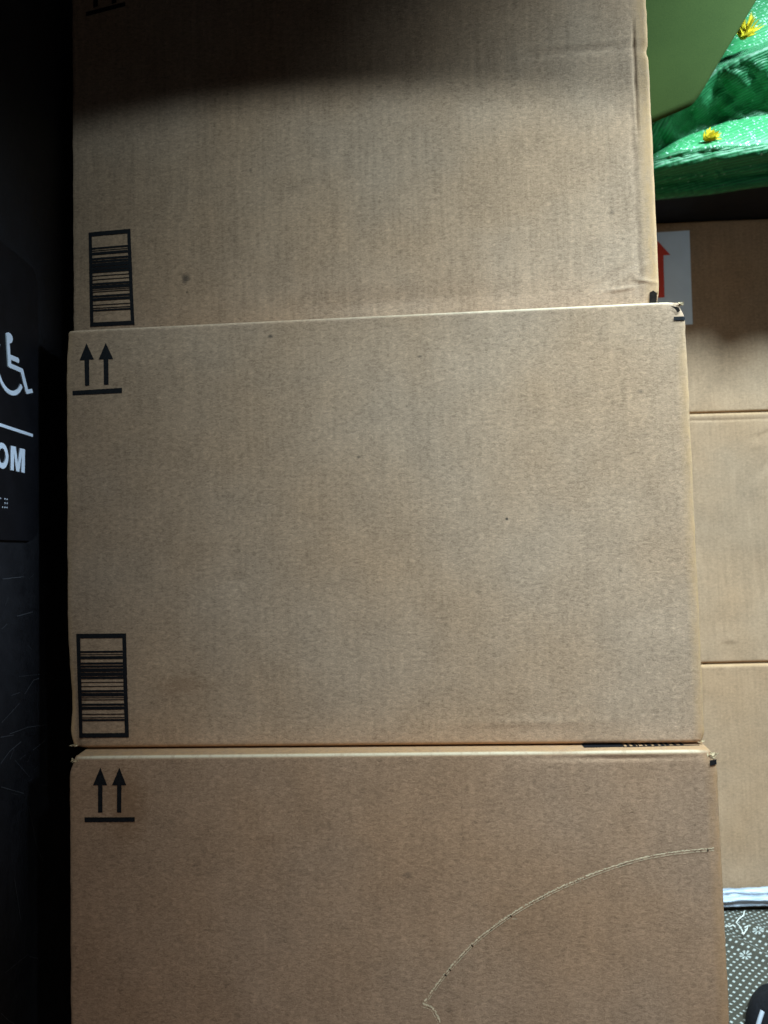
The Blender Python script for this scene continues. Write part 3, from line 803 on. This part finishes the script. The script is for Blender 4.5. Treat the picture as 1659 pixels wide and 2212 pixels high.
# ---------------------------------------------------------------- dull green sheet hanging in front
t = NT('dull_green_sheet'); v = t.coord()
f = t.noise(v, 900, 3); f2 = t.noise(v, 12, 4)
c = t.mix(t.ramp(f, .3, .7), (0.026, 0.046, 0.010), (0.037, 0.060, 0.013)); c = t.mix(t.ramp(f2, .35, .65, 0, .35), c, (0.050, 0.078, 0.018))
t.l(c, t.b.inputs['Base Color']); t.b.inputs['Roughness'].default_value = 0.9; t.b.inputs['Specular IOR Level'].default_value = 0.1
t.l(t.bump(f, .25, .0005), t.b.inputs['Normal']); m_sh = t.m
outl = [(1250, 345), (1330, 302), (1411, 265), (1441, 252), (1476, 237), (1493, 228), (1504, 215), (1519, 193), (1544, 150), (1574, 100), (1605, 49), (1634, 0), (1690, -92), (1730, -160)]
outl = [tuple(p) for p in polyline(outl, 6)]
NY = 26; vs = []
og = at(1450, 100, 0.79)
for (x, y) in outl:
    for j in range(NY+1):
        g = j/NY; yy = y+(-190-y)*g; xx = x + (0 if g == 0 else -0.0*g)
        bend = 0.004*math.cos((x-1300)*.010)+0.010*((yy-100)/200)**2
        vs.append(at(xx, yy, 0.79+bend)-og)
n = NY+1
fs = [(i*n+j, (i+1)*n+j, (i+1)*n+j+1, i*n+j+1) for i in range(len(outl)-1) for j in range(NY)]
sh = mesh('green_sheet', vs, fs, m_sh); sh.location = og
s_ = sh.modifiers.new('sol', 'SOLIDIFY'); s_.thickness = 0.0012; s_.offset = 1
tag(sh, 'smooth dull green sheet with a rounded corner, hanging beside the topmost near box', 'sheet')

# ---------------------------------------------------------------- folded rug with dotted backing under the far stack
rug = empty('folded_rug', at(1640, 1960, YB-0.01))
rl = rug.location
vs = []; uvs = []; NX, NZ = 90, 70
xa = at(1330, 1960, YB).x; xb = at(2000, 1960, YB).x
zt = at(1600, 1966, YB-0.012).z
for i in range(NX+1):
    x = xa+(xb-xa)*i/NX
    for j in range(NZ+1):
        f = j/NZ
        z = zt-(zt-ZF-0.001)*(f**0.9); y = YB-0.012-0.20*(f**1.25)
        k = min(1, f*3)
        q = (x-0.47) - (y-0.86)*(-0.9)
        fold = 0.013*math.exp(-((x+ (y-0.9)*.9-0.475)/0.016)**2) + 0.010*math.exp(-((x+(y-0.9)*1.0-0.425)/0.014)**2)
        z2 = z + k*(fold+0.007*noise.noise(Vector((x*16, y*16, 3)))); y2 = y-k*fold*.5
        vs.append(Vector((x, y2, max(z2, ZF+0.0012)))-rl); uvs.append((x, f*0.26))
fs = [(i*(NZ+1)+j, i*(NZ+1)+j+1, (i+1)*(NZ+1)+j+1, (i+1)*(NZ+1)+j) for i in range(NX) for j in range(NZ)]
def nearest_uv(px, py):
    best = None
    for p, q in zip(vs, uvs):
        w_ = p+rl-EYE; dz = w_.dot(fwd); X = CX+FPX*w_.dot(cr)/dz; Y_ = CY-FPX*w_.dot(cu)/dz
        e_ = (X-px)**2+(Y_-py)**2
        if best is None or e_ < best[0]: best = (e_, q)
    return best[1]
F1, F2 = nearest_uv(1638, 2008), nearest_uv(1608, 2064)
dv = (F2[0]-F1[0], F2[1]-F1[1])
FLOWERS = [F1, F2] + [(F1[0]+a_*0.075, F1[1]+b_*0.06+0.03*(a_ % 2)) for a_ in (1, 2, 3) for b_ in (0, 1, 2)]
t = NT('dotted_rug_backing')
uvn = t.n('ShaderNodeUVMap'); uvn.uv_map = 'UVMap'
def dots(vec_out, rot, sc_, r):
    mp = t.n('ShaderNodeMapping'); t.l(vec_out, mp.inputs[0]); mp.inputs['Rotation'].default_value = (0, 0, rot); mp.inputs['Scale'].default_value = (sc_, sc_, 1)
    fr = t.n('ShaderNodeVectorMath', operation='FRACTION'); t.l(mp.outputs[0], fr.inputs[0])
    sb = t.n('ShaderNodeVectorMath', operation='SUBTRACT'); t.l(fr.outputs[0], sb.inputs[0]); sb.inputs[1].default_value = (.5, .5, 0)
    sp_ = t.n('ShaderNodeSeparateXYZ'); t.l(sb.outputs[0], sp_.inputs[0])
    ax = t.math('ABSOLUTE', sp_.outputs[0]); ay = t.math('ABSOLUTE', sp_.outputs[1])
    return t.ramp(t.math('MAXIMUM', ax, ay), r-.05, r+.05, 1, 0), mp.outputs[0]
dm, _ = dots(uvn.outputs[0], R(42), 135, 0.18)
# occasional eight-petalled flowers, at the places seen in the photo and on along the same lattice
FC = FLOWERS
fl = None; rad = None
for (fx_, fy_) in FC:
    sb = t.n('ShaderNodeVectorMath', operation='SUBTRACT'); t.l(uvn.outputs[0], sb.inputs[0]); sb.inputs[1].default_value = (fx_, fy_, 0)
    ln = t.n('ShaderNodeVectorMath', operation='LENGTH'); t.l(sb.outputs[0], ln.inputs[0]); r_ = ln.outputs['Value']
    sp_ = t.n('ShaderNodeSeparateXYZ'); t.l(sb.outputs[0], sp_.inputs[0])
    ang = t.math('ARCTAN2', sp_.outputs[1], sp_.outputs[0])
    pet = t.math('ABSOLUTE', t.math('COSINE', t.math('MULTIPLY', ang, 4.0)))
    f_ = t.math('MULTIPLY', t.ramp(pet, .5, .75), t.math('MULTIPLY', t.ramp(r_, .0058, .0068, 1, 0), t.ramp(r_, .0014, .0022)))
    fl = f_ if fl is None else t.math('MAXIMUM', fl, f_); rad = r_ if rad is None else t.math('MINIMUM', rad, r_)
clear = t.ramp(rad, .0078, .0090)
dm = t.math('MAXIMUM', t.math('MULTIPLY', dm, clear), fl)
nz = t.noise(t.coord(), 700, 4, .7)
base = t.mix(t.ramp(nz, .3, .7), (0.026, 0.022, 0.014), (0.060, 0.052, 0.036))
c = t.mix(dm, base, (0.36, 0.37, 0.35)); t.l(c, t.b.inputs['Base Color']); t.b.inputs['Roughness'].default_value = .85
b = t.bump(nz, .6, .0008); b = t.bump(dm, .6, .0008, b); t.l(b, t.b.inputs['Normal']); m_rug = t.m

ro = mesh('rug_backing', vs, fs, m_rug, rug)
ul = ro.data.uv_layers.new(name='UVMap')
for lp in ro.data.loops: ul.data[lp.index].uv = uvs[lp.vertex_index]
s_ = ro.modifiers.new('sol', 'SOLIDIFY'); s_.thickness = 0.003
mb = MB(); mb.box((xa-rl.x, YB-0.005-rl.y, ZF-rl.z), (xb-rl.x, YB+0.32-rl.y, b3.zb-0.001-rl.z)); mb.build('folded_layers', m_rug, rug)
# white bound hem: three rolled ridges
t = NT('white_hem'); v = t.coord((1, 1, 1)); w1 = t.noise(t.coord((6, 30, 90)), 8, 4, .6); w2 = t.noise(v, 420, 3)
c = t.mix(t.ramp(w1, .35, .65), (0.22, 0.25, 0.32), (0.52, 0.57, 0.66)); t.l(c, t.b.inputs['Base Color']); t.b.inputs['Roughness'].default_value = .8
b = t.bump(w1, .6, .002); b = t.bump(w2, .5, .0008, b); t.l(b, t.b.inputs['Normal'])
vs = []; z1 = at(1600, 1927, YB-0.02).z; z0 = at(1600, 1965, YB-0.02).z; NX, NR = 120, 22
for i in range(NX+1):
    x = xa+(xb-xa)*i/NX
    for j in range(NR+1):
        f = j/NR
        bul = 0.011*math.sin(math.pi*f)**.6 + 0.0022*math.sin(f*math.pi*5.2+3.5*noise.noise(Vector((x*20, 1, 1))))
        wob = 0.0022*noise.noise(Vector((x*45, f*2, 6)))
        vs.append(Vector((x, YB-0.008-bul-0.001*noise.noise(Vector((x*150, f*9, 2))), z1+(z0-z1)*f+wob))-rl)
fs = [(i*(NR+1)+j, i*(NR+1)+j+1, (i+1)*(NR+1)+j+1, (i+1)*(NR+1)+j) for i in range(NX) for j in range(NR)]
ho = mesh('white_hem', vs, fs, t.m, rug); s_ = ho.modifiers.new('sol', 'SOLIDIFY'); s_.thickness = 0.002; s_.offset = -1
# loose pale threads
THR = simple('pale_thread', (0.66, 0.66, 0.62), .8)
def thread(pts, rad_, name, parent, mat):
    cv = bpy.data.curves.new(name, 'CURVE'); cv.dimensions = '3D'; cv.bevel_depth = rad_; cv.bevel_resolution = 1
    sp = cv.splines.new('POLY'); sp.points.add(len(pts)-1)
    for p, q in zip(sp.points, pts): p.co = (*q, 1)
    o_ = bpy.data.objects.new('t', cv); COL.objects.link(o_); bpy.context.view_layer.update()
    me_ = bpy.data.meshes.new_from_object(o_.evaluated_get(bpy.context.evaluated_depsgraph_get())); bpy.data.objects.remove(o_)
    me_.name = name; me_.materials.clear(); me_.materials.append(mat)
    o_ = bpy.data.objects.new(name, me_); COL.objects.link(o_); o_.parent = parent; return o_
for k, pp in enumerate(([(1608, 1968, .955), (1606, 1978, .950), (1597, 1984, .945), (1590, 1993, .940), (1598, 2001, .935), (1603, 2010, .93), (1606, 2020, .925)],
           [(1568, 1998, .94), (1576, 2002, .937), (1584, 1998, .936), (1588, 2003, .934)], [(1606, 2018, .925), (1613, 2008, .928), (1616, 1999, .932), (1608, 2004, .93)])):
    thread([at(x, y, Y)-rl for x, y, Y in pp], 0.0006, 'loose_thread', rug, THR)
tag(rug, 'folded rug with white hem and dark white-dotted backing, under the far stack', 'rug')

# ---------------------------------------------------------------- black bag in the lower right corner
bag = empty('black_bag', at(1690, 2212, 0.80)); bl = bag.location; bl.z = ZF; bag.location = bl
m_bag = simple('black_cloth', (0.006, 0.006, 0.009), .8, .3, 250, .25, .0008)
c0_ = at(1756, 2282, 0.80)
vs = []; NU, NV = 40, 24
for i in range(NU):
    a = 2*math.pi*i/NU
    for j in range(NV+1):
        b_ = math.pi/2*j/NV
        rx, ry, rz = 0.064, 0.060, c0_.z-ZF+0.060
        k = 1+0.06*noise.noise(Vector((math.cos(a)*2, math.sin(a)*2, b_*2)))
        vs.append(Vector((c0_.x+rx*k*math.cos(a)*math.cos(b_)**.7, 0.80+ry*k*math.sin(a)*math.cos(b_)**.7, ZF+0.001+max(.02, rz)*k*math.sin(b_)))-bl)
fs = [(i*(NV+1)+j, ((i+1) % NU)*(NV+1)+j, ((i+1) % NU)*(NV+1)+j+1, i*(NV+1)+j+1) for i in range(NU) for j in range(NV)]
mesh('bag_body', vs, fs, m_bag, bag)
thread([at(x, y, Y)-bl for x, y, Y in ((1647, 2184, .742), (1643, 2196, .74), (1638, 2212, .738), (1632, 2240, .736))], 0.0022, 'white_piping', bag, simple('piping_white', (.4, .43, .5), .6))
tag(bag, 'black cloth bag with white piping on the floor in front of the dotted rug', 'bag')
